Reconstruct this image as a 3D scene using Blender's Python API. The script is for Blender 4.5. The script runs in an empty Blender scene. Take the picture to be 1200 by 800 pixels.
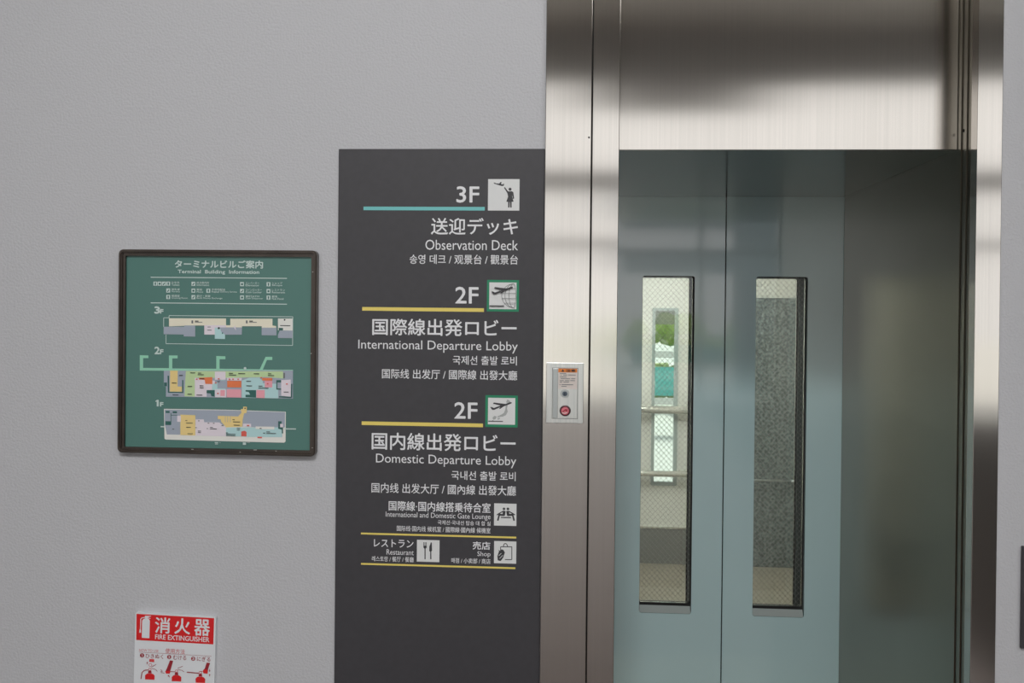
import bpy, bmesh, math, random
from mathutils import Vector, Matrix
random.seed(7)
SC = bpy.context.scene
COL = SC.collection

# ------------------------------------------------------------------ camera
F, YAW, PITCH, ROLL, SHIFT = 1200.0, -0.0722, -0.0077, 0.0101, -34.3
D, EYE = 2.5, 1.70
fwd = Vector((math.sin(YAW)*math.cos(PITCH), math.cos(YAW)*math.cos(PITCH), math.sin(PITCH)))
rt0 = Vector((math.cos(YAW), -math.sin(YAW), 0)); up0 = rt0.cross(fwd)
RT = rt0*math.cos(ROLL) + up0*math.sin(ROLL); UP = -rt0*math.sin(ROLL) + up0*math.cos(ROLL)
CAMLOC = Vector((0, -D, EYE))
cam = bpy.data.objects.new('camera', bpy.data.cameras.new('camera')); COL.objects.link(cam)
cam.data.sensor_width = 36; cam.data.lens = F/1200*36; cam.data.shift_y = SHIFT/1200
cam.matrix_world = Matrix(((RT.x, UP.x, -fwd.x, CAMLOC.x), (RT.y, UP.y, -fwd.y, CAMLOC.y), (RT.z, UP.z, -fwd.z, CAMLOC.z), (0, 0, 0, 1)))
SC.camera = cam

def at(px, py, Y):
    """world point of the plane y=Y seen at a photo pixel"""
    d = RT*((px-600)/F) - UP*((py-400-SHIFT)/F) + fwd
    return CAMLOC + d*((Y-CAMLOC.y)/d.y)

# ------------------------------------------------------------------ world, exposure
W = bpy.data.worlds.new('sky'); SC.world = W; W.use_nodes = True
bg = W.node_tree.nodes['Background']
bg.inputs[0].default_value = (0.985, 0.985, 0.985, 1); bg.inputs[1].default_value = 1.5
SC.view_settings.view_transform = 'Standard'; SC.view_settings.look = 'None'
SC.view_settings.gamma = 1; SC.view_settings.use_curve_mapping = False
SC.view_settings.exposure = 0.0
def light(name, kind, loc, rot, energy, color=(1, 1, 1), **kw):
    l = bpy.data.lights.new(name, kind); l.energy = energy; l.color = color
    for k, v in kw.items(): setattr(l, k, v)
    o = bpy.data.objects.new(name, l); COL.objects.link(o); o.location = loc; o.rotation_euler = rot
    return o
light('sun', 'SUN', (0, 20, 30), (math.radians(-38), 0, math.radians(-10)), 6.0, (1, .95, .88), angle=.01)
for yy, zz in ((-5.6, 5.3), (-8.2, 5.8)):       # area lights added to brighten the lift wall, tilted towards it
    light('wall_fill_light', 'AREA', (2.5, yy, zz), (math.radians(52), 0, 0), 105, (1, .99, .985), shape='RECTANGLE', size=11, size_y=.7)
SC.cycles.max_bounces = 12; SC.cycles.glossy_bounces = 8; SC.cycles.transparent_max_bounces = 16

sp = light('wall_fill_spot', 'SPOT', (-.3, -4.6, 4.9), (0, 0, 0), 300, (1, .99, .985), spot_size=math.radians(52), spot_blend=1.0, shadow_soft_size=.25)  # added spot, its soft cone brightens the middle of the wall
sp.rotation_euler = (Vector((-.45, 0, 1.55))-sp.location).to_track_quat('-Z', 'Y').to_euler()

# ------------------------------------------------------------------ materials
def lin(r, g=None, b=None):
    f = lambda c: (c/255/12.92) if c/255 <= .04045 else ((c/255+.055)/1.055)**2.4
    return (f(r), f(g), f(b), 1)
def mat(name, rgb, rough=.5, metal=0, spec=.5, **kw):
    m = bpy.data.materials.new(name); m.use_nodes = True
    b = m.node_tree.nodes['Principled BSDF']
    b.inputs['Base Color'].default_value = lin(*rgb); b.inputs['Roughness'].default_value = rough
    b.inputs['Metallic'].default_value = metal; b.inputs['Specular IOR Level'].default_value = spec
    for k, v in kw.items(): b.inputs[k.replace('_', ' ')].default_value = v
    return m
def nodes(m): return m.node_tree.nodes, m.node_tree.links, m.node_tree.nodes['Principled BSDF']
def vary(m, rgb2, scale=(1, 1, 1), nscale=5, detail=4, lo=.35, hi=.65, bump=0, bdist=.001, rough=None):
    """mix the base colour with rgb2 by noise in object space; optional bump / roughness range"""
    N, L, b = nodes(m)
    tc = N.new('ShaderNodeTexCoord'); mp = N.new('ShaderNodeMapping'); mp.inputs['Scale'].default_value = scale
    nz = N.new('ShaderNodeTexNoise'); nz.inputs['Scale'].default_value = nscale; nz.inputs['Detail'].default_value = detail
    L.new(tc.outputs['Object'], mp.inputs[0]); L.new(mp.outputs[0], nz.inputs['Vector'])
    if rgb2:
        mr = N.new('ShaderNodeMapRange'); mr.inputs[1].default_value = lo; mr.inputs[2].default_value = hi
        mx = N.new('ShaderNodeMix'); mx.data_type = 'RGBA'
        mx.inputs[6].default_value = b.inputs['Base Color'].default_value; mx.inputs[7].default_value = lin(*rgb2)
        L.new(nz.outputs[0], mr.inputs[0]); L.new(mr.outputs[0], mx.inputs[0]); L.new(mx.outputs[2], b.inputs['Base Color'])
    if rough:
        r = N.new('ShaderNodeMapRange'); r.inputs[1].default_value = .3; r.inputs[2].default_value = .7
        r.inputs[3].default_value, r.inputs[4].default_value = rough
        L.new(nz.outputs[0], r.inputs[0]); L.new(r.outputs[0], b.inputs['Roughness'])
    if bump:
        bp = N.new('ShaderNodeBump'); bp.inputs['Strength'].default_value = bump; bp.inputs['Distance'].default_value = bdist
        L.new(nz.outputs[0], bp.inputs['Height']); L.new(bp.outputs[0], b.inputs['Normal'])
    return m
def steel(name, rgb=(200, 195, 189), rough=(.118, .124), aniso=.9):
    """stainless steel with a vertical hairline grain"""
    m = vary(mat(name, rgb, .25, 1), tuple(c-5 for c in rgb), (260, 260, 1.2), 1, 3, .3, .7, rough=rough)
    N, L, b = nodes(m)
    b.inputs['Anisotropic'].default_value = aniso
    g = N.new('ShaderNodeNewGeometry'); x = N.new('ShaderNodeVectorMath'); x.operation = 'CROSS_PRODUCT'
    x.inputs[1].default_value = (0, 0.001, 1)
    L.new(g.outputs['True Normal'], x.inputs[0]); L.new(x.outputs[0], b.inputs['Tangent'])
    return m
def glass(name, tint=(246, 249, 247)):
    m = bpy.data.materials.new(name); m.use_nodes = True
    N, L = m.node_tree.nodes, m.node_tree.links
    N.remove(N['Principled BSDF'])
    t = N.new('ShaderNodeBsdfTransparent'); t.inputs[0].default_value = lin(*tint)
    g = N.new('ShaderNodeBsdfGlossy'); g.inputs['Roughness'].default_value = .01
    f = N.new('ShaderNodeFresnel'); f.inputs[0].default_value = 1.5
    x = N.new('ShaderNodeMixShader')
    L.new(f.outputs[0], x.inputs[0]); L.new(t.outputs[0], x.inputs[1]); L.new(g.outputs[0], x.inputs[2])
    L.new(x.outputs[0], N['Material Output'].inputs[0])
    return m

M = {}
M['wall'] = vary(mat('grey textured wall paint', (201, 202, 206), .6, spec=.3), None, nscale=170, detail=3, bump=.55, bdist=.003)
M['steel'] = steel('hairline stainless steel')
M['steel_post'] = M['steel']
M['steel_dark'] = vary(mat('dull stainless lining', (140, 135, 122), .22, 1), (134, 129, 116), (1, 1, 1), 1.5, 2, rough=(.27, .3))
M['soffit'] = mat('polished stainless soffit', (140, 146, 144), .13, 1)
M['groove'] = mat('dark joint', (22, 21, 20), .8)
M['teal'] = vary(mat('grey teal door enamel', (196, 228, 231), .16, spec=1.0, Coat_Weight=1.0, Coat_Roughness=.05, Coat_IOR=1.75), (193, 225, 228), nscale=2, bump=.03, bdist=.002)
M['rubber'] = mat('black rubber gasket', (20, 22, 22), .6)
M['trim_grey'] = mat('grey window trim', (168, 178, 176), .4)
M['glass'] = glass('wired glass')
M['wire'] = mat('glass wire', (128, 130, 126), .5, 0)
M['sign'] = vary(mat('charcoal sign film', (68, 67, 71), .42, spec=.4), (65, 64, 68), nscale=60, bump=.04, bdist=.0005)
M['ink'] = mat('dark print', (58, 58, 62), .5)
M['white'] = mat('white film', (240, 241, 244), .5)
M['icon_white'] = mat('white pictogram film', (232, 234, 234), .5)
M['aqua'] = mat('aqua film', (120, 205, 205), .5)
M['yellow'] = mat('yellow film', (244, 222, 116), .5)
M['green'] = mat('green film', (30, 140, 100), .5)
M['lightgrey'] = mat('light grey print', (178, 182, 182), .5)
M['midgrey'] = mat('mid grey print', (120, 124, 124), .5)
M['bronze'] = vary(mat('dark bronze frame', (78, 70, 64), .32, .5), (68, 60, 55), nscale=30)
M['board'] = mat('green board face', (82, 128, 120), .35)
M['pale'] = mat('pale print', (208, 226, 222), .5)
M['chip'] = mat('chipped paint', (190, 190, 185), .6)
for k, c in dict(cream=(236, 224, 204), lilac=(222, 214, 222), slate=(158, 168, 182), paleblue=(176, 212, 214), mint=(146, 206, 180), lime=(186, 212, 160),
                 orange=(226, 122, 76), pink=(232, 160, 172), amber=(236, 204, 138), offwhite=(226, 226, 220), mapink=(52, 60, 60), mapred=(214, 96, 84), deep=(50, 104, 98)).items():
    M[k] = mat('map '+k, tuple(min(244, int(v*1.07)) for v in c) if k not in ('deep', 'mapink') else c, .45)
M['signwhite'] = mat('white plastic plate', (234, 238, 242), .35)
M['red'] = mat('red print', (226, 34, 38), .4)
M['wine'] = mat('wine print', (160, 36, 50), .4)
M['rose'] = mat('pale red outline print', (214, 128, 132), .4)
M['plate'] = vary(mat('satin plate', (212, 211, 208), .28, 1), (196, 198, 196), (400, 400, 4), 1, 2)
M['satin'] = mat('satin nickel', (176, 180, 180), .3, .9)
M['orange_label'] = mat('orange caution print', (232, 134, 58), .5)
M['label'] = mat('label paper', (226, 216, 210), .5)
M['button_red'] = mat('pink red button lens', (226, 120, 134), .25)
M['button_ring'] = mat('dark button ring', (74, 34, 40), .35, .4)
M['keygrey'] = mat('key switch barrel', (86, 96, 106), .3, .8)

# ------------------------------------------------------------------ helpers
def box(bm, a, b):
    x0, y0, z0 = a; x1, y1, z1 = b
    v = [bm.verts.new(p) for p in ((x0,y0,z0),(x1,y0,z0),(x1,y1,z0),(x0,y1,z0),(x0,y0,z1),(x1,y0,z1),(x1,y1,z1),(x0,y1,z1))]
    return [bm.faces.new([v[i] for i in f]) for f in ((0,3,2,1),(4,5,6,7),(0,1,5,4),(1,2,6,5),(2,3,7,6),(3,0,4,7))]
def boxbm(a, b, bev=0):
    bm = bmesh.new(); box(bm, a, b)
    if bev: bmesh.ops.bevel(bm, geom=bm.edges[:], offset=bev, segments=2, affect='EDGES', profile=.5)
    return bm
def strut(bm, p, q, r, n=8):
    p, q = Vector(p), Vector(q); d = (q-p).normalized()
    a = d.orthogonal().normalized(); b = d.cross(a)
    r1 = [bm.verts.new(p+(a*math.cos(t)+b*math.sin(t))*r) for t in [2*math.pi*i/n for i in range(n)]]
    r2 = [bm.verts.new(q+(a*math.cos(t)+b*math.sin(t))*r) for t in [2*math.pi*i/n for i in range(n)]]
    for i in range(n): bm.faces.new((r1[i], r1[(i+1)%n], r2[(i+1)%n], r2[i]))
    bm.faces.new(r1[::-1]); bm.faces.new(r2)
def disc(bm, c, r, y0, y1, n=28, r2=None):
    """short cylinder facing -y at (x,z)=c"""
    strutv = []
    for yy, rr in ((y0, r2 or r), (y1, r)):
        strutv.append([bm.verts.new((c[0]+rr*math.cos(2*math.pi*i/n), yy, c[1]+rr*math.sin(2*math.pi*i/n))) for i in range(n)])
    f, b = strutv
    bm.faces.new(f)
    for i in range(n): bm.faces.new((f[i], b[i], b[(i+1)%n], f[(i+1)%n]))
    bm.faces.new(b[::-1])
def rrect(x0, z0, x1, z1, r, n=5):
    o = []
    for cx, cz, a0 in ((x1-r, z1-r, 0), (x0+r, z1-r, 90), (x0+r, z0+r, 180), (x1-r, z0+r, 270)):
        for i in range(n+1):
            a = math.radians(a0+90*i/n); o.append((cx+r*math.cos(a), cz+r*math.sin(a)))
    return o
def plate_hole(bm, outer, inner, y0, y1):
    """plate in the xz plane with one hole"""
    loops = []
    for y in (y0, y1):
        vo = [bm.verts.new((x, y, z)) for x, z in outer]; vi = [bm.verts.new((x, y, z)) for x, z in inner]
        es = [bm.edges.new((v[i], v[(i+1) % len(v)])) for v in (vo, vi) for i in range(len(v))]
        bmesh.ops.triangle_fill(bm, use_beauty=True, edges=es)
        loops.append((vo, vi))
    for k in (0, 1):
        a, b = loops[0][k], loops[1][k]
        for i in range(len(a)):
            j = (i+1) % len(a)
            bm.faces.new((a[i], a[j], b[j], b[i]))
    bmesh.ops.recalc_face_normals(bm, faces=bm.faces[:])
def prism(bm, prof, z0, z1):
    """profile in xy extruded in z"""
    a = [bm.verts.new((x, y, z0)) for x, y in prof]; b = [bm.verts.new((x, y, z1)) for x, y in prof]
    for i in range(len(a)): bm.faces.new((a[i], a[(i+1)%len(a)], b[(i+1)%len(a)], b[i]))
    bm.faces.new(a[::-1]); bm.faces.new(b)
    bmesh.ops.recalc_face_normals(bm, faces=bm.faces[:])

def wloc(o):
    v = Vector((0, 0, 0))
    while o: v += o.location; o = o.parent
    return v
def obj(name, bm, m, parent=None, origin=None, smooth=False):
    """link a bmesh given in world coordinates as one object"""
    mats = m if isinstance(m, (list, tuple)) else [m]
    base = Vector(origin) if origin else (wloc(parent) if parent else Vector((0, 0, 0)))
    if not parent and not origin and bm.verts:
        xs = [v.co for v in bm.verts]
        base = Vector(((min(c.x for c in xs)+max(c.x for c in xs))/2, (min(c.y for c in xs)+max(c.y for c in xs))/2, min(c.z for c in xs)))
    bmesh.ops.translate(bm, verts=bm.verts[:], vec=-base)
    me = bpy.data.meshes.new(name); bm.to_mesh(me); bm.free()
    for x in mats: me.materials.append(M[x])
    if smooth:
        for p in me.polygons: p.use_smooth = True
    o = bpy.data.objects.new(name, me); COL.objects.link(o)
    if parent: o.parent = parent; o.location = base - wloc(parent)
    else: o.location = base
    return o
def thing(name, label, cat, loc, group=None):
    o = bpy.data.objects.new(name, None); COL.objects.link(o); o.location = loc; o.empty_display_size = .05
    return tag(o, label, cat, group)
def tag(o, label, cat, group=None, kind=None):
    o['label'] = label; o['category'] = cat
    if group: o['group'] = group
    if kind: o['kind'] = kind
    return o
def struct(name, bm, m):
    o = obj(name, bm, m); o['kind'] = 'structure'; return o

# flat printed work on a sign face -------------------------------------------------
class Flat:
    """coloured flat shapes lying on the plane y; later shapes lie a hair in front of earlier ones"""
    def __init__(s, y, org=(0, 0), k=1.0):
        s.bm = bmesh.new(); s.m = []; s.y = y; s.org = org; s.k = k; s.n = 0
    def px(s, p): return (s.org[0]+p[0]/s.k, s.org[1]+p[1]/s.k)
    def slot(s, m):
        if m not in s.m: s.m.append(m)
        return s.m.index(m)
    def poly(s, pts, m, lift=True):
        if lift: s.n += 1
        w = [at(*s.px(p), s.y) for p in pts]
        f = s.bm.faces.new([s.bm.verts.new((c.x, s.y - .00006*s.n, c.z)) for c in w])
        f.material_index = s.slot(m); f.normal_update()
        if f.normal.y > 0: f.normal_flip()
        return s
    def rect(s, x0, y0, x1, y1, m):
        a, b = s.px((x0, (y0+y1)/2)), s.px((x1, (y0+y1)/2)); c = ((a[0]+b[0])/2)
        t = at(c, s.px((x0, y0))[1], s.y).z; bt = at(c, s.px((x0, y1))[1], s.y).z
        xa, xb = at(*a, s.y).x, at(*b, s.y).x
        s.n += 1
        f = s.bm.faces.new([s.bm.verts.new((x, s.y - .00006*s.n, z)) for x, z in ((xa, bt), (xb, bt), (xb, t), (xa, t))])
        f.material_index = s.slot(m); f.normal_update()
        if f.normal.y > 0: f.normal_flip()
        return s
    def line(s, pts, w, m):
        for (a, b) in zip(pts, pts[1:]):
            dx, dy = b[0]-a[0], b[1]-a[1]; l = math.hypot(dx, dy) or 1; nx, ny = -dy/l*w/2, dx/l*w/2
            s.poly([(a[0]+nx, a[1]+ny), (b[0]+nx, b[1]+ny), (b[0]-nx, b[1]-ny), (a[0]-nx, a[1]-ny)], m)
        return s
    def circ(s, x, y, r, m, n=18):
        return s.poly([(x+r*math.cos(2*math.pi*i/n), y+r*math.sin(2*math.pi*i/n)) for i in range(n)], m)
    def build(s, name, parent): return obj(name, s.bm, s.m, parent)

def text(body, x0, x1, y0, y1, m, Y, parent=None, bold=0., slope=None, org=(0, 0), k=1.0, name='lettering', collect=None):
    """one line of lettering whose ink fills the photo box x0..x1, y0..y1 on the plane y=Y"""
    X0, X1 = org[0]+x0/k, org[0]+x1/k; Y0, Y1 = org[1]+y0/k, org[1]+y1/k
    xc, yc = (X0+X1)/2, (Y0+Y1)/2
    cu = bpy.data.curves.new('lettering', 'FONT'); cu.body = body; cu.size = 1; cu.resolution_u = 3
    t = bpy.data.objects.new('lettering', cu); COL.objects.link(t)
    dg = bpy.context.evaluated_depsgraph_get(); dg.update()
    me = bpy.data.meshes.new_from_object(t.evaluated_get(dg))
    bpy.data.objects.remove(t); bpy.data.curves.remove(cu)
    xs = [v.co.x for v in me.vertices]; ys = [v.co.y for v in me.vertices]
    ax, bx, ay, by = min(xs), max(xs), min(ys), max(ys)
    s = slope or 0
    A = at(X0, yc-s*(xc-X0), Y); B = at(X1, yc+s*(X1-xc), Y)
    if slope is None: A.z = B.z = at(xc, yc, Y).z
    u = B-A; w = u.length; u.normalize(); v = Vector((-u.z, 0, u.x))
    h = (at(xc, Y0, Y)-at(xc, Y1, Y)).length
    mid = (A+B)/2
    bm = bmesh.new(); bm.from_mesh(me); bpy.data.meshes.remove(me)
    for vt in bm.verts:
        p = mid + u*(((vt.co.x-ax)/(bx-ax)-.5)*w) + v*(((vt.co.y-ay)/(by-ay)-.5)*h)
        vt.co = (p.x, Y, p.z)
    if bold:
        src = bm.faces[:]; e = bold*w/(bx-ax)
        for q_, (dx, dz) in enumerate(((e, 0), (-e, 0), (0, e), (0, -e))):
            g = bmesh.ops.duplicate(bm, geom=src)['geom']
            bmesh.ops.translate(bm, verts=[q for q in g if isinstance(q, bmesh.types.BMVert)], vec=(dx, .00003*(q_+1), dz))
    for f in bm.faces:
        f.normal_update(); f.material_index = 0
        if f.normal.y > 0: f.normal_flip()
    return obj(name, bm, m, parent)

# ------------------------------------------------------------------ hall (most of it behind the camera, seen in the steel)
WX0, WX1, WY, CH, WT = -8.0, 10.0, -13.5, 6.0, 5.2
OPL, OPR, HZ = .0755, .919, 2.096            # clear opening of the lift entrance
M['ceiling'] = mat('ceiling paint', (232, 228, 220), .7)
M['floor'] = vary(mat('brown red floor tile', (120, 100, 94), .3), (108, 90, 86), nscale=3)
M['darkwall'] = mat('warm grey hall wall', (120, 116, 112), .7)
M['bulkhead'] = mat('window bulkhead', (226, 227, 226), .6)
M['white_paint'] = mat('white paint', (220, 220, 216), .4)
bm = bmesh.new()
ox0, ox1 = OPL-.04, OPR+.04
box(bm, (WX0, 0, 0), (ox0, .2, CH)); box(bm, (ox1, 0, 0), (WX1, .2, CH)); box(bm, (ox0, 0, 3.0), (ox1, .2, CH))
struct('wall_back', bm, 'wall')
struct('floor', boxbm((WX0, WY, -.2), (WX1, .2, 0)), 'floor')
M['slab_brown'] = vary(mat('dark brown mirrored slab', (58, 50, 45), .8), (50, 43, 39), nscale=30)
struct('added_floor_slab', boxbm((1.9, -13.2, 0), (9.6, -1.3, .006)), 'slab_brown')  # unseen dark slab added to darken what the right post mirrors
struct('ceiling', boxbm((WX0, WY, CH), (WX1, .2, CH+.2)), 'ceiling')
struct('wall_left', boxbm((WX0-.2, WY, 0), (WX0, .2, CH)), 'darkwall')
struct('wall_right', boxbm((WX1, WY, 0), (WX1+.2, .2, CH)), 'darkwall')
bm = bmesh.new()
box(bm, (WX0, WY-.2, WT), (WX1, WY, CH))
box(bm, (WX0, WY-.15, 3.5), (WX1, WY, 3.78)); box(bm, (WX0, WY-.1, 2.6), (WX1, WY, 2.72))
for i in range(8): box(bm, (WX0+i*2.5, WY-.12, 0), (WX0+i*2.5+.08, WY, WT))
struct('window_1', bm, 'bulkhead')
struct('trim_1', boxbm((.0, WY, 4.72), (2.65, WY+.4, 5.2)), 'bulkhead')

# shaft walls round the entrance recess, so that no sky leaks in
YD = 1.25
bm = bmesh.new()
box(bm, (-.6, .2, -.2), (OPL-.035, 1.50, 3.2)); box(bm, (OPR+.035, .2, -.2), (1.7, 1.50, 3.2)); box(bm, (-.6, .2, HZ+.05), (1.7, 1.22, 3.2))
box(bm, (-.6, 1.22, 2.35), (1.7, 1.5, 3.2))
M['shaft'] = mat('dark shaft wall', (60, 60, 58), .8)
struct('wall_shaft', bm, 'shaft')

# ------------------------------------------------------------------ lift entrance surround
YF = -.015
xl = at(636.5, 400, YF).x; xs_ = at(691, 400, YF).x; xr_out = at(1171.5, 400, YF).x; xr_in = at(1142, 400, YF).x; xl_in = at(723.2, 400, YF).x
sur = thing('elevator_surround', 'brushed stainless steel elevator surround with deep recess, right of the charcoal floor guide', 'door frame', ((OPL+OPR)/2, 0, 0))
TOP = 3.0
obj('side_panel', boxbm((xl, YF, 0), (xs_-.0012, .06, TOP), .0012), 'steel', sur)
obj('post', boxbm((xs_+.0012, YF, 0), (xl_in, .03, TOP), .0012), 'steel', sur)
obj('post', boxbm((xr_in, YF, 0), (xr_out, .025, TOP), .0012), 'steel', sur)
obj('joint_strip', boxbm((xs_-.0012, YF+.006, 0), (xs_+.0012, .03, TOP)), 'groove', sur)
YH = .128
bm = bmesh.new()       # right jamb: stepped profile, then the deep lining
x = OPR
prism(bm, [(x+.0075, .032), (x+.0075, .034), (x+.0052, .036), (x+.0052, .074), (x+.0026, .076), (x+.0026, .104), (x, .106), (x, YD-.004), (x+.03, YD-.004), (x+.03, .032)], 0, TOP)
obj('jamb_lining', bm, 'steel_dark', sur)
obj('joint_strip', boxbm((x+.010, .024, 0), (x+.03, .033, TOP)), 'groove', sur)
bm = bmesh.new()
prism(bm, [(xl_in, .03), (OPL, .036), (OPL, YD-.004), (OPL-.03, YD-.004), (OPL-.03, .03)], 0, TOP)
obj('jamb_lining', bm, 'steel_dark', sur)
obj('transom_panel', boxbm((OPL+.001, YH, HZ), (OPR-.0005, YH+.02, TOP), .0012), 'steel', sur)
obj('soffit', boxbm((OPL+.001, YH+.0205, HZ), (OPR-.001, YD-.004, HZ+.03)), 'soffit', sur)
for p, Y in (((690.2, 161), YF), ((1126, 153), None)):
    bm = bmesh.new()
    if Y is not None:
        c = at(*p, Y); disc(bm, (c.x, c.z), .0022, Y-.0012, Y+.001, 14)
    else:
        c = at(1126, 153, .095); strut(bm, (OPR+.0015, .095, c.z), (OPR+.003, .095, c.z), .004, 14)
    obj('screw', bm, 'groove', sur)
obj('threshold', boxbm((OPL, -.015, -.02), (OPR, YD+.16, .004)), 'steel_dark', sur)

# ------------------------------------------------------------------ landing doors and car doors
WZ0, WZ1 = at(780, 718.5, YD).z, at(820, 323.5, YD).z
GAP = at(848.6, 470, YD).x
def wires(rect, y, pitch=.0205, r=.0007):
    x0, z0, x1, z1 = rect; bm = bmesh.new()
    for s in (1, -1):
        c = z0-(x1-x0)-.02
        while c < z1+(x1-x0)+.02:
            # z = c + s*(x-x0)*1.05 (+ offset for s<0)
            pts = []
            sl = s*1.08; c0 = c if s > 0 else c+(x1-x0)
            ta = [0, (x1-x0)]
            zz = sorted(((z0-c0)/sl, (z1-c0)/sl))
            a, b = max(ta[0], zz[0]), min(ta[1], zz[1])
            if b-a > .003:
                yy = y + (.0004 if s > 0 else -.0004)
                strut(bm, (x0+a, yy, c0+sl*a), (x0+b, yy, c0+sl*b), r, 4)
            c += pitch
    return bm
def door(name, label, xa, xb, wx0, wx1, y0, th, car=None):
    t = None if car else thing(name, label, 'elevator door', ((xa+xb)/2, y0+th/2, .006))
    bm = bmesh.new()
    z0 = WZ0-.07 if car else WZ0
    hole = rrect(wx0, z0, wx1, WZ1, .008)
    plate_hole(bm, [(xa, .006), (xb, .006), (xb, 2.25), (xa, 2.25)], hole, y0, y0+th)
    if car: t = obj(name, bm, 'car_door', car, origin=((xa+xb)/2, y0+th/2, .006))
    else: obj('panel', bm, 'teal', t)
    g = .004
    bm = bmesh.new()
    plate_hole(bm, rrect(wx0, z0, wx1, WZ1, .008), rrect(wx0+.0015, z0+.034, wx1-.005, WZ1-.002, .006), y0+.018, y0+th-.002)
    obj('gasket', bm, 'rubber', t)
    rc = (wx0+.002, z0+.0345, wx1-.0055, WZ1-.0025)
    pane = obj('window_pane', boxbm((rc[0], y0+.022, rc[1]), (rc[2], y0+.028, rc[3])), 'glass', t)
    if car: return t
    obj('wire_mesh', wires(rc, y0+.025), 'wire', pane)
    bm = bmesh.new()      # sloping sill in the foot of the opening
    a = [bm.verts.new(p) for p in ((wx0+.002, y0+.001, WZ0+.001), (wx0+.002, y0+.0175, WZ0+.001), (wx0+.002, y0+.0175, WZ0+.024))]
    b = [bm.verts.new(p) for p in ((wx1-.002, y0+.001, WZ0+.001), (wx1-.002, y0+.0175, WZ0+.001), (wx1-.002, y0+.0175, WZ0+.024))]
    bm.faces.new(a); bm.faces.new(b[::-1])
    for i in range(3): bm.faces.new((a[i], b[i], b[(i+1)%3], a[(i+1)%3]))
    bmesh.ops.recalc_face_normals(bm, faces=bm.faces[:])
    obj('window_sill', bm, 'trim_grey', t)
    return t
wl0, wl1 = at(751, 520, YD).x, at(812, 520, YD).x
wr0, wr1 = at(884, 520, YD).x, at(944.5, 520, YD).x
door('elevator_door', 'grey-teal sliding elevator door, left panel, its tall wired window looking onto daylight', OPL-.03, GAP-.0022, wl0, wl1, YD, .045)
door('elevator_door', 'grey-teal sliding elevator door, right panel beside the dark steel recess, its tall wired window dim', GAP+.0022, OPR+.03, wr0, wr1, YD, .045)
# ------------------------------------------------------------------ the lift car
M['car_cream'] = mat('cream car panel', (222, 220, 214), .5)
M['speckle'] = vary(mat('speckled steel sheet', (98, 103, 103), .45, .2), (142, 149, 149), nscale=60, detail=3, lo=.42, hi=.62, bump=.2, bdist=.002)
M['kick'] = mat('grey kick plate', (122, 121, 118), .5)
M['car_floor'] = vary(mat('beige vinyl floor', (150, 141, 128), .45), (140, 131, 118), nscale=40)
M['rail'] = mat('polished rail', (226, 224, 216), .25, .7)
M['blind'] = mat('grey blind', (120, 124, 118), .7)
M['lamp'] = mat('lamp diffuser', (255, 250, 240), .5)
b_ = nodes(M['lamp'])[2]; b_.inputs['Emission Color'].default_value = (1, .985, .96, 1); b_.inputs['Emission Strength'].default_value = 13
CY0, CY1, CX0, CX1, CHT = 1.50, 4.30, -.35, 1.40, 2.3
car = thing('elevator_car', 'elevator car with cream walls and rear window, seen through the wired door glass', 'elevator car', ((CX0+CX1)/2, (CY0+CY1)/2, 0))
M['car_door'] = mat('dark car door sheet', (84, 88, 88), .4, .3)
YC = 1.42
door('car_door', None, OPL-.03, GAP-.003, wl0+.004, wl1+.004, YC, .035, car)
door('car_door', None, GAP+.003, OPR+.03, wr0+.006, wr1+.004, YC, .035, car)
obj('car_floor', boxbm((CX0, CY0, -.05), (CX1, CY1, 0)), 'car_floor', car)
obj('car_ceiling', boxbm((CX0, CY0, CHT), (CX1, CY1, CHT+.05)), 'car_cream', car)
obj('ceiling_lamp', boxbm((.05, 2.2, CHT-.03), (.75, 3.6, CHT-.001), .005), 'lamp', car)
obj('side_wall', boxbm((CX0-.05, CY0, -.05), (CX0, CY1, CHT+.05)), 'car_cream', car)
obj('side_wall', boxbm((CX1, CY0, -.05), (CX1+.05, CY1, CHT+.05)), 'car_cream', car)
zs = at(905, 349, CY1).z
obj('back_panel', boxbm((at(850, 500, CY1).x, CY1-.02, 0), (CX1, CY1-.001, zs), .002), 'speckle', car)
bm = bmesh.new()
c0 = at(764.5, 566, CY1); c1 = at(793, 363, CY1)
rw = (c0.x, c0.z, c1.x, c1.z)
plate_hole(bm, [(CX0-.05, -.05), (CX1+.05, -.05), (CX1+.05, CHT+.05), (CX0-.05, CHT+.05)], [(rw[0], rw[1]), (rw[2], rw[1]), (rw[2], rw[3]), (rw[0], rw[3])], CY1, CY1+.05)
obj('back_wall', bm, 'car_cream', car)
bm = bmesh.new()
plate_hole(bm, [(rw[0]-.012, rw[1]-.012), (rw[2]+.012, rw[1]-.012), (rw[2]+.012, rw[3]+.012), (rw[0]-.012, rw[3]+.012)],
           [(rw[0]+.008, rw[1]+.012), (rw[2]-.012, rw[1]+.012), (rw[2]-.012, rw[3]-.008), (rw[0]+.008, rw[3]-.008)], CY1-.012, CY1+.03)
obj('window_frame', bm, 'trim_grey', car)
obj('window_pane', boxbm((rw[0], CY1+.012, rw[1]), (rw[2], CY1+.018, rw[3])), 'glass', car)
obj('blind', boxbm((rw[0]+.004, CY1-.004, at(778, 380, CY1).z), (rw[2]-.004, CY1+.004, rw[3]-.002)), 'blind', car)
zk = at(780, 619, CY1).z
obj('kick_plate', boxbm((CX0, CY1-.006, 0), (at(850, 500, CY1).x-.002, CY1, zk)), 'kick', car)
obj('kick_trim', boxbm((CX0, CY1-.012, zk), (at(850, 500, CY1).x-.002, CY1, zk+.012)), 'rail', car)
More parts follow.
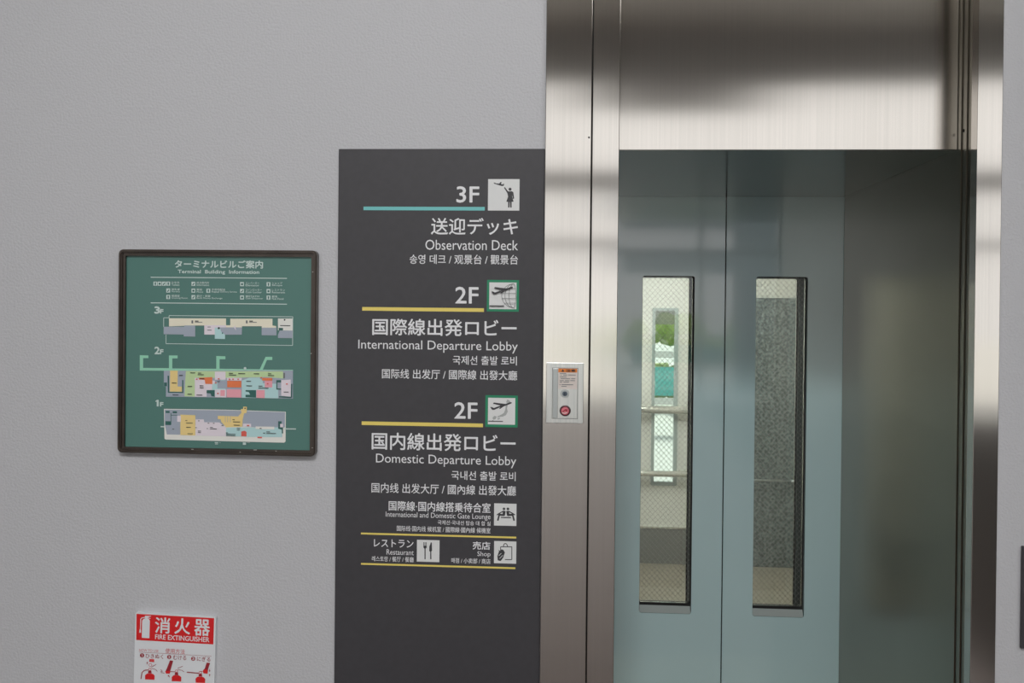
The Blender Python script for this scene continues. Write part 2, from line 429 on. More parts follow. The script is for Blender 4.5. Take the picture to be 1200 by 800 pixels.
for yy, rr in ((555, .02), (480, .026)):
    bm = bmesh.new(); z = at(780, yy, CY1-.06).z
    strut(bm, (CX0+.05, CY1-.06, z), (at(845, 500, CY1).x, CY1-.06, z), rr, 14)
    for xx in (CX0+.2, at(840, 500, CY1).x): strut(bm, (xx, CY1-.06, z), (xx, CY1, z), .008, 8)
    obj('handrail', bm, 'rail', car, smooth=True)

bm = bmesh.new(); z = at(905, 563, CY1-.06).z
strut(bm, (at(850, 560, CY1).x, CY1-.06, z), (at(926, 560, CY1-.06).x, CY1-.06, z), .007, 12)
strut(bm, (at(926, 560, CY1-.06).x, CY1-.062, z-.004), (at(936, 560, CY1-.06).x, CY1-.062, z-.004), .014, 12)
strut(bm, (at(920, 560, CY1).x, CY1-.06, z), (at(920, 560, CY1).x, CY1-.02, z), .008, 8)
obj('handrail', bm, 'satin', car, smooth=True)

# ------------------------------------------------------------------ outdoors, seen in glass and steel
M['paving'] = mat('pale paving', (188, 190, 188), .8)
M['leaf'] = vary(mat('leaves', (110, 140, 70), .7), (150, 170, 100), nscale=4, bump=.5, bdist=.05)
M['teal_panel'] = mat('teal fence panel', (70, 176, 170), .5)
def outdoor(sgn, y):
    pass
M['concrete'] = mat('grey concrete', (112, 124, 132), .7)
bm = bmesh.new()     # unseen slabs and block added to darken bands of the doors' reflection
box(bm, (.8, -18.2, 3.42), (3.3, -17.5, 4.05)); box(bm, (.8, -18.0, 2.42), (3.3, -17.5, 2.88)); box(bm, (3.3, -18.4, -.21), (6.0, -17.5, 4.05))
struct('added_dark_slabs', bm, 'concrete')
struct('floor_outside', boxbm((-40, -60, -.25), (40, 60, -.21)), 'paving')
def hedge(x0, x1, y, h, label):
    bm = bmesh.new()
    for i in range(int((x1-x0)*5)):
        c = Vector((random.uniform(x0, x1), y+random.uniform(-.3, .3), random.uniform(.2, h-.25)))
        bmesh.ops.create_icosphere(bm, subdivisions=2, radius=random.uniform(.25, .42), matrix=Matrix.Translation(c))
    for v in bm.verts: v.co += Vector((random.uniform(-.05, .05), random.uniform(-.05, .05), random.uniform(-.05, .05)))
    tag(obj('hedge', bm, 'leaf'), label, 'hedge')
def barrier(x0, x1, y, label):
    t = thing('barrier', label, 'barrier', ((x0+x1)/2, y, -.21))
    obj('board', boxbm((x0, y, .35), (x1, y+.04, .78)), 'teal_panel', t)
    for z in (.22, .92): obj('rail', boxbm((x0, y-.03, z), (x1, y+.0, z+.1)), 'white_paint', t)
    for i in range(5):
        xx = x0+(x1-x0)*i/4; obj('post', boxbm((xx-.04, y+.001, -.21), (xx+.04, y+.0395, .95)), 'white_paint', t)
barrier(-1, 4.5, 13, 'teal and white barrier outdoors, glimpsed through the left door window')
hedge(-2, 5, 17, 1.9, 'yellow-green hedge outdoors, glimpsed through the left door window above the teal barrier')

barrier(1.1, 3.3, -19.5, 'teal and white barrier outdoors, mirrored in the left door window')
hedge(1.3, 4.6, -25, 1.55, 'yellow-green hedge outdoors, mirrored in the left door above the teal barrier')

# ------------------------------------------------------------------ call button panel
a = at(640.5, 424.5, YF); b = at(683.3, 496, YF)
pn = thing('call_button_panel', 'small stainless elevator call plate with orange caution label, key switch and red button', 'button panel', ((a.x+b.x)/2, YF, b.z))
obj('face_plate', boxbm((a.x, YF-.003, b.z), (b.x, YF, a.z), .0008), 'plate', pn)
c = at(647.3, 430.5, YF); d = at(677, 490.8, YF)
bm = bmesh.new()
plate_hole(bm, [(c.x, d.z), (d.x, d.z), (d.x, c.z), (c.x, c.z)], [(c.x+.0012, d.z+.0012), (d.x-.0012, d.z+.0012), (d.x-.0012, c.z-.0012), (c.x+.0012, c.z-.0012)], YF-.0034, YF-.0005)
obj('seam', bm, 'midgrey', pn)
e = at(653.5, 460, YF).x
obj('cover_flap', boxbm((c.x+.002, YF-.0045, d.z+.002), (e, YF-.003, c.z-.002), .0005), 'satin', pn)
obj('inner_plate', boxbm((e+.0012, YF-.0042, d.z+.002), (d.x-.002, YF-.003, c.z-.002), .0004), 'plate', pn)
YB = YF-.0045
fl = Flat(YB, (640, 425), 10.66)
fl.rect(152, 72, 388, 328, 'label'); fl.rect(152, 72, 388, 120, 'orange_label')
fl.poly([(208, 78), (228, 110), (190, 110)], 'ink')
for yy, segs in ((132, ((170, 250),)), (152, ((180, 192), (212, 262), (275, 370))), (176, ((170, 255),)), (198, ((180, 300), (312, 365))), (222, ((170, 222), (234, 292), (302, 360))), (240, ((170, 200), (215, 285))), (272, ((168, 180), (192, 338))), (293, ((190, 255),))):
    for s0, s1 in segs: fl.rect(s0, yy-4, s1, yy+4, 'midgrey')
lb = fl.build('caution_label', pn)
text('注意', 250, 365, 80, 112, 'ink', YB-.002, lb, .01, org=(640, 425), k=10.66)
bm = bmesh.new(); k_ = at(662, 460.8, YF); disc(bm, (k_.x, k_.z), .0105, YF-.009, YF-.004, 28, .0095); ks = obj('key_switch', bm, 'satin', pn)
bm = bmesh.new(); disc(bm, (k_.x, k_.z), .0062, YF-.012, YF-.009, 24, .0056); kb = obj('key_barrel', bm, 'keygrey', ks)
obj('key_slot', boxbm((k_.x-.0008, YF-.0124, k_.z-.0032), (k_.x+.0008, YF-.0118, k_.z+.0032)), 'groove', ks)
bm = bmesh.new(); k_ = at(662.3, 480.8, YF); disc(bm, (k_.x, k_.z), .0138, YF-.010, YF-.004, 32, .0126); rb = obj('call_button', bm, 'button_ring', pn)
bm = bmesh.new(); disc(bm, (k_.x, k_.z), .0098, YF-.013, YF-.010, 32, .0088); obj('button_lens', bm, 'button_red', rb)
fl = Flat(YF-.0132, (640, 425), 10.66)
fl.poly([(196, 604), (212, 616), (238, 596), (258, 612), (270, 588), (262, 580), (236, 578), (224, 594)], 'wine').line([(200, 624), (232, 632), (262, 618)], 9, 'label')
fl.build('button_symbol', rb)

# ------------------------------------------------------------------ charcoal floor guide
YS = -.006
g0 = at(394.8, 174.4, YS); g1 = at(637, 400, YS)
gx0 = at(394.6, 440, YS).x
gd = thing('floor_guide_sign', 'tall charcoal floor guide sign with white lettering and coloured rules, beside the steel surround', 'sign', ((gx0+xl)/2, 0, .45))
obj('panel', boxbm((gx0, YS, .45), (xl-.001, 0, g0.z), .0012), 'sign', gd)
Y1 = YS-.0005
def tx(body, x0, x1, y0, y1, bold=0.): text(body, x0, x1, y0, y1, 'white', Y1, gd, bold)
tx('3F', 535.2, 561.3, 218.5, 237.1, .012); tx('送迎デッキ', 505.2, 606.7, 255.4, 274.8, .012)
tx('Observation Deck', 498.5, 607.1, 281, 292.9); tx('송영 데크 / 观景台 / 觀景台', 480, 607, 298.3, 309.4, .008)
tx('2F', 533.8, 560.4, 336.3, 355.2, .012); tx('国際線出発ロビー', 436.5, 605.2, 374, 393.3, .014)
tx('International Departure Lobby', 419.8, 606.7, 399, 413); tx('국제선 출발 로비', 530.6, 605.6, 417, 427.5, .008)
tx('国际线 出发厅 / 國際線 出發大廳', 447.7, 606, 433.1, 444.3, .008)
tx('2F', 532.7, 559.2, 471.5, 490.2, .012); tx('国内線出発ロビー', 435.8, 604, 508.1, 528, .014)
tx('Domestic Departure Lobby', 440.6, 605, 533, 546.8); tx('국내선 출발 로비', 529, 604.2, 552.1, 562.6, .008)
tx('国内线 出发大厅 / 國內線 出發大廳', 435.4, 604.6, 567.3, 578.8, .008)
tx('国際線·国内線搭乗待合室', 455.6, 574.8, 588, 599.3, .014); tx('International and Domestic Gate Lounge', 452, 574.8, 600.6, 608.6)
tx('국제선·국내선 탑승 대 합 실', 513, 574.8, 610, 615.2, .008); tx('国际线·国内线 候机室 / 國際線·國內線 候機室', 465, 574.8, 617, 623.4, .008)
tx('レストラン', 438.3, 484.4, 632, 641, .014); tx('Restaurant', 453, 484.8, 643.7, 650)
tx('레스토랑 / 餐厅 / 餐廳', 435.8, 484.8, 651.8, 658, .008)
tx('売店', 554, 574.4, 634.6, 643.7, .014); tx('Shop', 559.4, 574.8, 646, 653.2)
tx('매점 / 小卖部 / 商店', 529, 574.8, 654, 660, .008)
for x0, y0, x1, y1, m in ((426, 242.2, 568.1, 246.4, 'aqua'), (424.4, 360.3, 567.1, 364.6, 'yellow'), (423.8, 494.8, 566, 499.1, 'yellow'), (423, 626.2, 605, 628.3, 'yellow'), (423, 661.9, 604, 664, 'yellow')):
    Flat(Y1).rect(x0, y0, x1, y1, m).build('rule_line', gd)
PLANE = [(892, 128), (901, 127), (913, 133), (950, 119), (908, 109), (913, 102), (978, 110), (1004, 100), (1014, 101), (1012, 107), (1000, 112), (968, 124), (948, 138), (942, 138), (950, 128), (915, 143), (904, 143)]
f = Flat(Y1, (390, 170), 4.8)
f.rect(873, 191, 1050, 368, 'icon_white').circ(997, 248, 8.5, 'ink')
f.poly([(904, 211), (912, 211), (920, 215), (936, 216), (944, 207), (950, 207), (946, 218), (955, 222), (959, 217), (964, 217), (961, 229), (950, 230), (928, 223), (908, 217)], 'ink')
f.poly([(963, 240), (968, 236), (986, 260), (1008, 259), (1016, 266), (1020, 300), (1013, 303), (1009, 280), (1009, 290), (1017, 318), (1006, 319), (1006, 351), (998, 351), (997, 320), (995, 320), (994, 351), (986, 351), (986, 319), (976, 318), (986, 290), (982, 270)], 'ink')
f.build('pictogram', gd)
f = Flat(Y1, (390, 315), 4.8)
f.rect(867, 62, 1047, 240, 'green').rect(880, 76, 1033, 226, 'icon_white')
cx, cy, R = 1017, 151, 67
def arc(fn, t0, t1, n=16): return [p for p in (fn(t0+(t1-t0)*i/n) for i in range(n+1)) if p[0] <= 1031]
for q in (1.0, .72, .38):
    f.line(arc(lambda t: (cx-q*R*math.cos(t), cy+R*math.sin(t)), -1.57, 1.57), 2.4, 'midgrey')
f.line(arc(lambda t: (cx+.2*R*math.cos(t), cy+R*math.sin(t)), -1.57, 1.57), 2.4, 'midgrey')
for yy in (-.62, -.2, .22, .62):
    f.line([(cx-R*math.sqrt(1-yy*yy), cy+yy*R), (1031, cy+yy*R)], 2.4, 'midgrey')
f.poly(PLANE, 'ink').rect(882, 205, 964, 211, 'ink')
f.build('pictogram', gd)
f = Flat(Y1, (390, 455), 4.8)
f.rect(858, 39, 1040, 218, 'green').rect(873, 53, 1026, 203, 'icon_white')
f.poly([(980, 62), (992, 66), (1000, 76), (988, 84), (974, 78), (978, 72)], 'lightgrey')
f.poly([(974, 88), (984, 92), (980, 112), (984, 130), (974, 150), (956, 158), (940, 160), (926, 164), (928, 156), (946, 148), (962, 138), (970, 120)], 'lightgrey')
f.poly([(908, 154), (922, 158), (916, 172), (904, 176), (898, 166)], 'lightgrey').poly([(926, 168), (942, 164), (938, 172), (928, 176)], 'lightgrey').circ(900, 181, 4, 'lightgrey')
f.poly([(x-7, y-23) for x, y in PLANE], 'ink').rect(875, 182, 957, 187, 'ink')
f.build('pictogram', gd)
f = Flat(Y1, (390, 580), 4.8)
f.rect(907, 47, 1033, 172, 'icon_white')
for s in (1, -1):
    X = lambda v: 974+s*(v-974)
    f.circ(X(963), 77, 7.5, 'ink')
    for pts, w_ in (([(965, 88), (961, 114)], 15), ([(964, 112), (935, 109)], 11), ([(937, 106), (928, 143)], 9), ([(958, 91), (942, 99), (923, 111)], 6)):
        f.line([(X(v), w) for v, w in pts], w_, 'ink')
f.rect(946, 122, 1002, 128, 'ink')
f.build('pictogram', gd)
f = Flat(Y1, (390, 580), 4.8)
f.rect(473, 252, 600, 375, 'icon_white')
for xx in (510, 517, 524): f.rect(xx, 264, xx+3.5, 290, 'ink')
f.poly([(510, 284), (528, 284), (528, 294), (522, 301), (522, 360), (516, 360), (516, 301), (510, 294)], 'ink')
f.poly([(552, 264), (557, 268), (558, 312), (554, 316), (555, 360), (548, 360), (548, 318), (543, 314), (543, 290)], 'ink')
f.build('pictogram', gd)
f = Flat(Y1, (390, 580), 4.8)
f.rect(907, 259, 1032, 384, 'icon_white')
f.line([(944, 312), (944, 290), (1007, 290), (1007, 362), (968, 362)], 4.5, 'ink')
f.line([(960, 290), (962, 276), (970, 271), (978, 274), (984, 290)], 4.5, 'ink')
f.poly([(934, 318), (962, 312), (968, 322), (958, 352), (944, 370), (928, 366), (926, 342)], 'ink')
f.poly([(932, 306), (940, 312), (950, 304), (960, 308), (962, 312), (936, 318)], 'ink').line([(934, 340), (948, 326)], 3, 'icon_white').line([(938, 356), (956, 338)], 3, 'icon_white')
f.build('pictogram', gd)

# ------------------------------------------------------------------ green terminal board
p0 = at(142.4, 410, 0).x; p1 = at(373, 410, 0).x; zt = at(258, 293.2, 0).z; zb = at(258, 531, 0).z
bd = thing('information_board', 'green terminal map board in a dark bronze frame with rounded corners', 'notice board', ((p0+p1)/2, 0, zb))
YO = -.022; fw = .0155
bm = bmesh.new()
# frame of stepped section: outer bead and inner lip
plate_hole(bm, rrect(p0, zb, p1, zt, .012), rrect(p0+.009, zb+.009, p1-.009, zt-.009, .004), YO, 0)
bmesh.ops.bevel(bm, geom=[e for e in bm.edges if all(abs(v.co.y-YO) < 1e-6 for v in e.verts) and len(e.link_faces) == 2 and abs(e.link_faces[0].normal.dot(e.link_faces[1].normal)) < .5], offset=.003, segments=3, affect='EDGES')
obj('frame', bm, 'bronze', bd, smooth=False)
bm = bmesh.new()
plate_hole(bm, rrect(p0+.009, zb+.009, p1-.009, zt-.009, .004), rrect(p0+fw, zb+fw-.002, p1-fw, zt-fw, .002), YO+.007, -.001)
obj('inner_lip', bm, 'bronze', bd)
YG = -.008
obj('face', boxbm((p0+.010, YG, zb+.010), (p1-.010, -.001, zt-.010)), 'board', bd)
YT = YG-.0006
def bt(body, x0, x1, y0, y1, bold=0., m='pale'): return text(body, x0, x1, y0, y1, m, YT, bd, bold)
bt('ターミナルビルご案内', 205, 308, 305, 314, .025); bt('Terminal  Building  Information', 208.5, 303.7, 316.3, 321.6, .02)
for yy in (325.4, 355.5): Flat(YT).rect(176.6, yy-.5, 336.3, yy+.5, 'pale').build('rule_line', bd)
leg = [(330, 199.5, None, 201, 'お手洗', 'Toilets', 9.3), (330, 229, 1, 230.5, '総合案内所', 'Information', 14.5), (330, 286, 1, 287.8, 'エレベーター', 'Elevator', 16), (330, 317, 1, 318.7, 'ショップ', 'Shops', 12),
       (338, 199.5, 1, 201, '授乳室', 'Nursery', 9.8), (338, 229, 1, 230.5, '電話', 'Phone', 7.5), (338, 246.5, 1, 248, '手荷物配送', 'Baggage Delivery Service', 29.5), (338, 286, 1, 287.8, 'コインロッカー', 'Coin Locker', 19), (338, 317, 1, 318.7, 'レストラン', 'Restaurants', 15.3),
       (345.6, 199.5, 1, 201, '喫煙室', 'Smoking Room', 19), (345.6, 229, 1, 230.5, '銀行・両替', 'Bank Money Exchange', 30), (345.6, 286, 1, 287.8, '銀行ATM', 'Cash Dispenser', 20.5), (345.6, 317, 1, 318.7, '軽食', 'Fast Food', 13.5)]
for i, (yy, xi, one, xt, ja, en, w) in enumerate(leg):
    dy = (xt-258)*.006
    f = Flat(YT)
    for j in range(1 if one else 4):
        xa = xi-4.6-j*5
        f.rect(xa, yy+dy+.2, xa+4.5, yy+dy+5, 'pale')
        s = [[(.3, .2), (.7, .2), (.6, .9), (.4, .9)], [(.2, .7), (.7, .2), (.8, .4), (.4, .9)], [(.25, .3), (.75, .3), (.75, .75), (.25, .75)]][(i+j) % 3]
        f.poly([(xa+4.5*a_, yy+dy+.2+4.8*b_) for a_, b_ in s], 'deep')
    f.build('legend_symbol', bd)
    jw = w if len(ja) > 4 and len(en) < 14 else min(w, len(ja)*3.2)
    bt(ja, xt, xt+jw, yy+dy+.1, yy+dy+2.6, .01); bt(en, xt, xt+w, yy+dy+2.9, yy+dy+5.1, .01)
for n, y0, y1 in (('3', 359.3, 367), ('2', 406.4, 414.6), ('1', 468.3, 476)):
    x1 = 187 if n != '1' else 186
    if n == '1': Flat(YT).poly([(182.2, 470.6), (182.2, 469.6), (184.2, 468.3), (186, 468.3), (186, 476), (183.7, 476), (183.7, 470.4)], 'pale').build('lettering', bd)
    else: bt(n, 181.2, x1, y0, y1, .03)
    bt('F', 187.7, 191.3, y0+3, y1, .03)
# third floor plan
f = Flat(YT, (180, 360), 7.06)
f.line([(128, 90), (128, 68), (1152, 78), (1150, 315), (103, 300), (103, 225)], 5, 'pale').line([(128, 86), (84, 86), (84, 160)], 5, 'pale')
f.poly([(128, 90), (600, 92), (600, 150), (420, 150), (345, 150), (128, 158)], 'cream').poly([(635, 94), (984, 94), (984, 150), (1015, 155), (1015, 168), (895, 168), (895, 156), (732, 156), (732, 166), (600, 166), (600, 148), (635, 148)], 'cream')
f.poly([(84, 160), (255, 160), (255, 150), (345, 150), (345, 242), (250, 240), (250, 225), (84, 222)], 'slate')
f.poly([(420, 148), (600, 148), (600, 166), (510, 168), (510, 226), (420, 225)], 'lilac').poly([(550, 166), (732, 166), (730, 226), (592, 226), (592, 262), (507, 260), (507, 168)], 'slate').poly([(507, 168), (550, 168), (560, 200), (592, 226), (592, 262), (507, 260)], 'paleblue')
f.poly([(895, 168), (1018, 168), (1018, 232), (895, 230)], 'slate').poly([(1030, 92), (1150, 92), (1150, 192), (1030, 190)], 'offwhite').poly([(1045, 192), (1150, 192), (1150, 255), (1030, 253), (1030, 225)], 'slate').rect(1036, 170, 1072, 190, 'deep')
f.rect(1048, 148, 1132, 155, 'mapink').circ(1085, 103, 7, 'mapink').circ(541, 172, 9, 'mapink').circ(571, 213, 6, 'deep')
for xx in (315, 765): f.rect(xx, 108, xx+14, 132, 'midgrey').rect(xx+28, 110, xx+58, 117, 'mapink').rect(xx+28, 120, xx+90, 125, 'midgrey')
f.rect(448, 160, 475, 165, 'midgrey').rect(446, 185, 482, 191, 'midgrey').poly([(665, 165), (675, 148), (685, 190)], 'lilac')
f.build('floor_plan', bd)
# second floor plan
f = Flat(YT, (160, 410), 6.316)
f.poly([(24, 38), (88, 40), (88, 60), (49, 60), (49, 132), (240, 134), (240, 40), (304, 40), (304, 62), (265, 62), (265, 136), (590, 138), (590, 44), (658, 46), (658, 68), (615, 68), (615, 138), (912, 142), (955, 50), (1005, 50), (1005, 74), (965, 74), (935, 145), (1158, 146), (1158, 156), (202, 153), (24, 152)], 'mint')
f.poly([(202, 153), (1158, 150), (1158, 360), (218, 345), (218, 270), (202, 268)], 'slate')
f.poly([(365, 155), (1085, 158), (1085, 210), (960, 200), (670, 206), (432, 205), (432, 345), (355, 342)], 'lime')
f.poly([(230, 190), (242, 190), (242, 308), (338, 310), (338, 222), (347, 222), (347, 318), (232, 316)], 'deep').rect(248, 152, 305, 308, 'amber').rect(300, 270, 336, 308, 'amber').rect(204, 240, 226, 268, 'deep')
f.poly([(432, 205), (520, 220), (520, 345), (432, 345)], 'lilac').rect(500, 225, 580, 300, 'lilac').poly([(580, 160), (660, 160), (660, 220), (580, 220)], 'lilac')
f.poly([(560, 255), (630, 220), (660, 225), (660, 345), (580, 345), (560, 290)], 'paleblue').rect(600, 225, 660, 285, 'slate')
f.poly([(780, 225), (835, 205), (935, 205), (935, 245), (1050, 250), (1050, 358), (780, 352)], 'paleblue').poly([(462, 205), (562, 200), (562, 252), (510, 250), (505, 220), (462, 218)], 'orange')
f.rect(672, 228, 776, 276, 'orange').rect(930, 206, 1006, 226, 'orange').rect(668, 290, 776, 350, 'pink').rect(888, 295, 950, 354, 'pink').rect(950, 228, 1006, 276, 'pink')
f.rect(670, 205, 780, 226, 'lilac').rect(582, 292, 665, 350, 'lilac').rect(622, 296, 655, 340, 'pink').poly([(520, 296), (580, 296), (580, 345), (555, 340), (550, 320), (520, 318)], 'deep').poly([(808, 296), (886, 296), (886, 352), (808, 348), (808, 330), (842, 330), (832, 310), (808, 306)], 'deep')
f.poly([(1036, 222), (1098, 222), (1098, 292), (1036, 292)], 'deep').rect(1044, 240, 1090, 284, 'slate').poly([(1072, 222), (1143, 218), (1143, 345), (1072, 338)], 'lilac').line([(1055, 345), (1148, 350), (1150, 250)], 8, 'deep')
f.rect(1088, 168, 1100, 208, 'midgrey').circ(805, 135, 10, 'pale')
for x0, y0, x1 in ((400, 168, 436), (455, 170, 480), (455, 182, 500), (685, 172, 716), (685, 184, 740), (755, 174, 806), (870, 175, 910), (975, 175, 1000), (975, 188, 1020), (265, 242, 298), (380, 268, 414), (380, 326, 412), (470, 264, 498), (470, 278, 500), (447, 332, 490), (815, 230, 850), (815, 264, 858), (905, 266, 935), (905, 280, 980), (318, 186, 346), (270, 330, 314), (1092, 310, 1128), (470, 210, 505), (600, 232, 620)):
    f.rect(x0, y0-2.5, x1, y0+2.5, 'mapink')
for x0, y0 in ((443, 215), (605, 212), (686, 215), (712, 215), (750, 215), (585, 242), (600, 320), (968, 248), (1110, 250), (920, 204)): f.rect(x0, y0-4, x0+12, y0+4, 'mapred')
f.rect(672, 206, 776, 207, 'lilac'); f.build('floor_plan', bd)
# first floor plan
f = Flat(YT, (180, 465), 7.06)
f.poly([(86, 98), (600, 105), (1094, 122), (1092, 368), (1080, 378), (600, 366), (100, 352), (90, 345)], 'offwhite').poly([(92, 104), (600, 110), (1088, 126), (1086, 250), (1060, 262), (360, 225), (215, 312), (110, 310), (92, 225)], 'slate')
f.rect(98, 200, 142, 232, 'deep').rect(100, 115, 133, 132, 'deep').rect(158, 118, 194, 134, 'deep').line([(144, 130), (144, 230)], 5, 'deep').line([(144, 150), (196, 150)], 5, 'deep')
f.poly([(348, 185), (415, 185), (420, 208), (545, 210), (580, 240), (600, 250), (600, 325), (348, 318)], 'lilac').poly([(600, 255), (700, 252), (1065, 250), (1065, 332), (800, 330), (600, 322)], 'paleblue')
f.poly([(222, 145), (346, 150), (346, 318), (222, 314)], 'amber').rect(196, 155, 226, 205, 'lilac').poly([(532, 155), (700, 160), (728, 130), (722, 100), (742, 98), (742, 80), (772, 80), (772, 104), (770, 132), (750, 135), (738, 185), (735, 245), (600, 250), (560, 205), (555, 185), (532, 182)], 'amber')
for xx in (592, 612, 634): f.rect(xx, 152, xx+4, 208, 'deep' if xx == 999 else 'lightgrey')
f.rect(740, 220, 808, 246, 'lilac').rect(845, 244, 1000, 266, 'offwhite').poly([(726, 285), (755, 278), (770, 290), (770, 326), (726, 324)], 'mapred').rect(860, 328, 898, 340, 'mapred').rect(752, 88, 764, 98, 'mapink')
f.poly([(1032, 200), (1060, 200), (1060, 235), (1072, 240), (1072, 300), (1062, 300), (1062, 268), (1032, 262)], 'deep').rect(1048, 222, 1072, 250, 'lilac').line([(1080, 263), (1180, 264)], 9, 'pale').rect(60, 240, 90, 250, 'pale')
for x0, y0, x1 in ((265, 194, 280), (270, 215, 326), (272, 250, 310), (282, 303, 326), (368, 281, 395), (368, 293, 394), (468, 251, 492), (468, 263, 525), (442, 260, 452), (655, 187, 672), (658, 205, 718), (665, 232, 715), (690, 258, 718), (690, 272, 716), (600, 295, 618), (602, 306, 680), (602, 318, 678), (935, 287, 965), (935, 300, 1015), (908, 297, 925), (158, 264, 174), (348, 252, 360), (450, 215, 464), (495, 215, 508), (880, 258, 896), (372, 196, 384), (565, 235, 580)):
    f.rect(x0, y0-2.5, x1, y0+2.5, 'mapink')
f.rect(775, 230, 795, 238, 'mapred').rect(510, 372, 538, 380, 'pale').rect(512, 384, 536, 390, 'pale').rect(742, 374, 768, 394, 'pale').rect(545, 374, 560, 378, 'lightgrey').rect(775, 374, 800, 378, 'lightgrey')
f.build('floor_plan', bd)
for px_, py_, w in ((225.5, 526.3, 3), (281.5, 529.5, 1.5), (299, 527, 4), (323.5, 528.3, 1.5), (366, 524.5, 1.2), (366.5, 318.5, 1.2), (364.6, 414, 1.2)):
    c = at(px_, py_, YO)
    obj('paint_chip', boxbm((c.x-.001*w, YO-.0006, c.z-.0008), (c.x+.001*w, YO+.0004, c.z+.0008)), 'chip', bd)

# ------------------------------------------------------------------ fire extinguisher sign
YP = -.012
P = lambda x, y: at(140+x/8, 700+y/8, YP)
tl, tr, bl, br = P(150, 138), P(904, 184), P(126, 1075), P(880, 1112)
fs = thing('fire_extinguisher_sign', 'red and white fire extinguisher sign plate with pictured instructions, low on the grey wall', 'sign', ((tl.x+tr.x)/2, 0, min(bl.z, br.z)))
bm = bmesh.new()
a = [bm.verts.new((c.x, YP, c.z)) for c in (bl, br, tr, tl)]; b = [bm.verts.new((c.x, -.0005, c.z)) for c in (bl, br, tr, tl)]
bm.faces.new(a); bm.faces.new(b[::-1])
for i in range(4): bm.faces.new((a[i], b[i], b[(i+1)%4], a[(i+1)%4]))
bmesh.ops.recalc_face_normals(bm, faces=bm.faces[:])
bmesh.ops.bevel(bm, geom=[e for e in bm.edges if abs(e.verts[0].co.y-e.verts[1].co.y) > .005], offset=.003, segments=3, affect='EDGES')
obj('plate', bm, 'signwhite', fs)
YQ = YP-.0004; OK = dict(org=(140, 700), k=8.0)
f = Flat(YQ, (140, 700), 8)
f.poly([(160, 152), (888, 193), (880, 438), (157, 397)], 'red')
f.build('red_band', fs)
f = Flat(YQ-.0002, (140, 700), 8)
f.poly([(213, 215), (225, 200), (240, 195), (266, 195), (280, 205), (285, 218), (280, 380), (209, 376)], 'signwhite')
f.poly([(238, 170), (262, 172), (262, 198), (240, 197)], 'signwhite').poly([(240, 170), (295, 170), (295, 176), (262, 184)], 'signwhite').poly([(262, 184), (292, 192), (290, 198), (260, 192)], 'signwhite')
f.line([(240, 186), (212, 188), (200, 200), (196, 305)], 7, 'signwhite').poly([(190, 296), (201, 297), (203, 328), (185, 328)], 'signwhite')
f.build('extinguisher_symbol', fs)
YX = YQ-.0003
for g, x0, x1, y0, y1 in (('消', 335, 473, 187, 333), ('火', 518, 661, 196, 341), ('器', 703, 846, 206, 356)):
    text(g, x0, x1, y0, y1, 'signwhite', YX, fs, .018, .055, **OK)
text('FIRE EXTINGUISHER', 335, 842, 358, 403, 'signwhite', YX, fs, .015, .058, **OK)
text('HOW TO USE', 185, 366, 484, 508, 'rose', YX, fs, 0, .05, **OK); text('使用方法', 430, 613, 480, 526, 'rose', YX, fs, .01, .05, **OK)
Flat(YX, (140, 700), 8).line([(183, 510), (862, 549)], 2.5, 'wine').build('rule_line', fs)
for n, x, y, s, x0, x1 in (('1', 212, 541, 'ひきぬく', 245, 410), ('2', 466, 556, 'むける', 503, 626), ('3', 691, 572, 'にぎる', 727, 852)):
    Flat(YX, (140, 700), 8).circ(x, y, 20, 'wine').build('number_spot', fs)
    if n == '1': Flat(YX-.0002, (140, 700), 8).poly([(x-6, y-6), (x+1, y-12), (x+4, y-12), (x+4, y+12), (x-1, y+12), (x-1, y-5)], 'signwhite').build('lettering', fs)
    else: text(n, x-8, x+8, y-12, y+12, 'signwhite', YX-.0002, fs, .02, **OK)
    text(s, x0, x1, y+(-10 if n == '1' else -13 if n == '2' else -16)-2, y+(30 if n == '1' else 28 if n == '2' else 25), 'wine', YX, fs, .005, .05, **OK)
def ext(f, x, y):     # small extinguisher: shoulders at (x, y)
    f.poly([(x-44, y+52), (x-44, y+14), (x-30, y), (x-14, y-4), (x+18, y-2), (x+34, y+4), (x+46, y+18), (x+44, y+56)], 'red')
    f.poly([(x-16, y-6), (x-14, y-30), (x+14, y-30), (x+18, y-4)], 'wine')
    f.line([(x-12, y-30), (x+12, y-34), (x+14, y-52), (x-8, y-52), (x-10, y-34)], 5, 'rose')
f = Flat(YX, (140, 700), 8); ext(f, 284, 714)
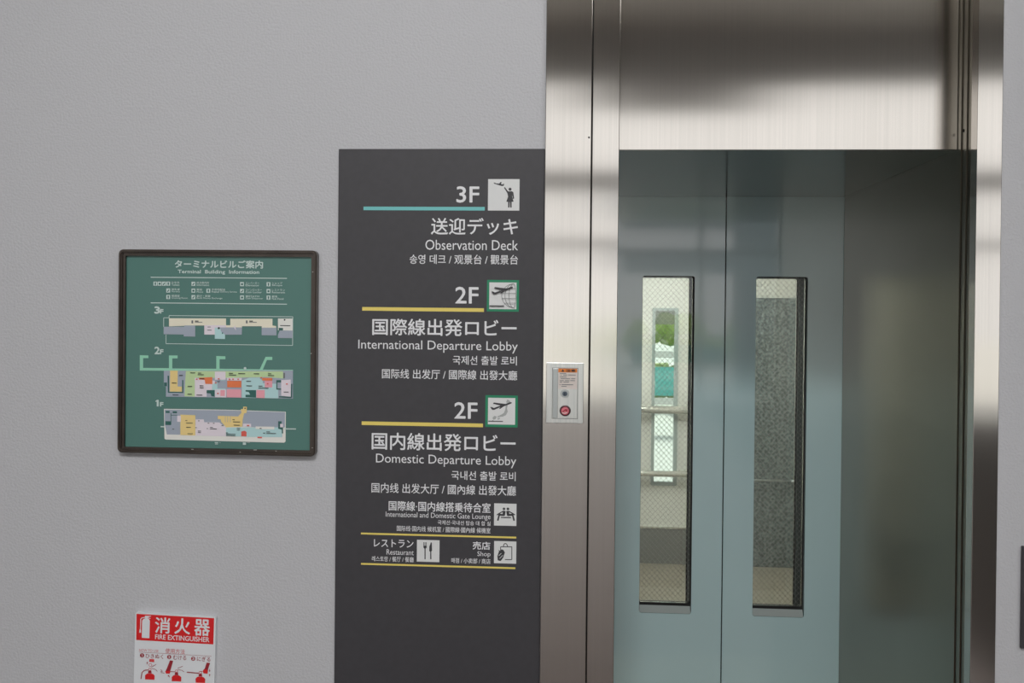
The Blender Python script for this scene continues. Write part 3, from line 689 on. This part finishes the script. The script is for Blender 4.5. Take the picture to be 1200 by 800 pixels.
f.poly([(282, 575), (325, 578), (326, 604), (280, 600)], 'red').line([(292, 590), (318, 592)], 5, 'rose').circ(290, 630, 16, 'rose').circ(290, 630, 11, 'signwhite')
f.line([(300, 650), (345, 624)], 4, 'wine').line([(305, 662), (340, 672), (356, 690)], 4, 'wine').line([(270, 676), (235, 680), (212, 700), (203, 760)], 8, 'wine').line([(262, 625), (262, 605)], 4, 'wine').poly([(254, 612), (262, 598), (270, 612)], 'wine')
f.build('instruction_picture', fs)
f = Flat(YX, (140, 700), 8); ext(f, 534, 730)
f.poly([(474, 588), (504, 592), (474, 695), (470, 708), (440, 708), (432, 690), (446, 660)], 'wine').poly([(430, 690), (468, 684), (480, 694), (470, 712), (436, 712)], 'red')
f.line([(478, 692), (520, 694)], 6, 'wine').line([(545, 662), (594, 642)], 4, 'wine').line([(550, 675), (585, 680), (606, 695)], 4, 'wine').line([(388, 672), (404, 690), (384, 694)], 4, 'wine').line([(392, 700), (424, 708)], 4, 'wine').line([(472, 744), (458, 728)], 5, 'wine').poly([(455, 738), (456, 724), (470, 728)], 'wine')
f.build('instruction_picture', fs)
f = Flat(YX, (140, 700), 8); ext(f, 758, 744)
f.poly([(818, 608), (850, 612), (832, 668), (826, 712), (790, 708), (782, 686), (800, 664)], 'wine').poly([(790, 672), (828, 676), (826, 712), (790, 710), (780, 690)], 'red')
f.line([(632, 698), (745, 708)], 9, 'wine').line([(752, 690), (776, 690)], 5, 'wine').line([(846, 668), (846, 690)], 4, 'wine').poly([(838, 682), (854, 682), (846, 694)], 'wine').line([(846, 738), (846, 718)], 4, 'wine').poly([(838, 726), (854, 726), (846, 714)], 'wine')
f.build('instruction_picture', fs)

# ------------------------------------------------------------------ dark plate at the right edge
a = at(1198.3, 640, -.01); b = at(1198.3, 760, -.01)
pl = thing('wall_plate', 'dark grey plate on the wall at the right edge beside the steel surround', 'sign', (a.x+.15, 0, b.z))
obj('plate', boxbm((a.x, -.01, b.z), (a.x+.3, 0, a.z), .002), 'sign', pl)
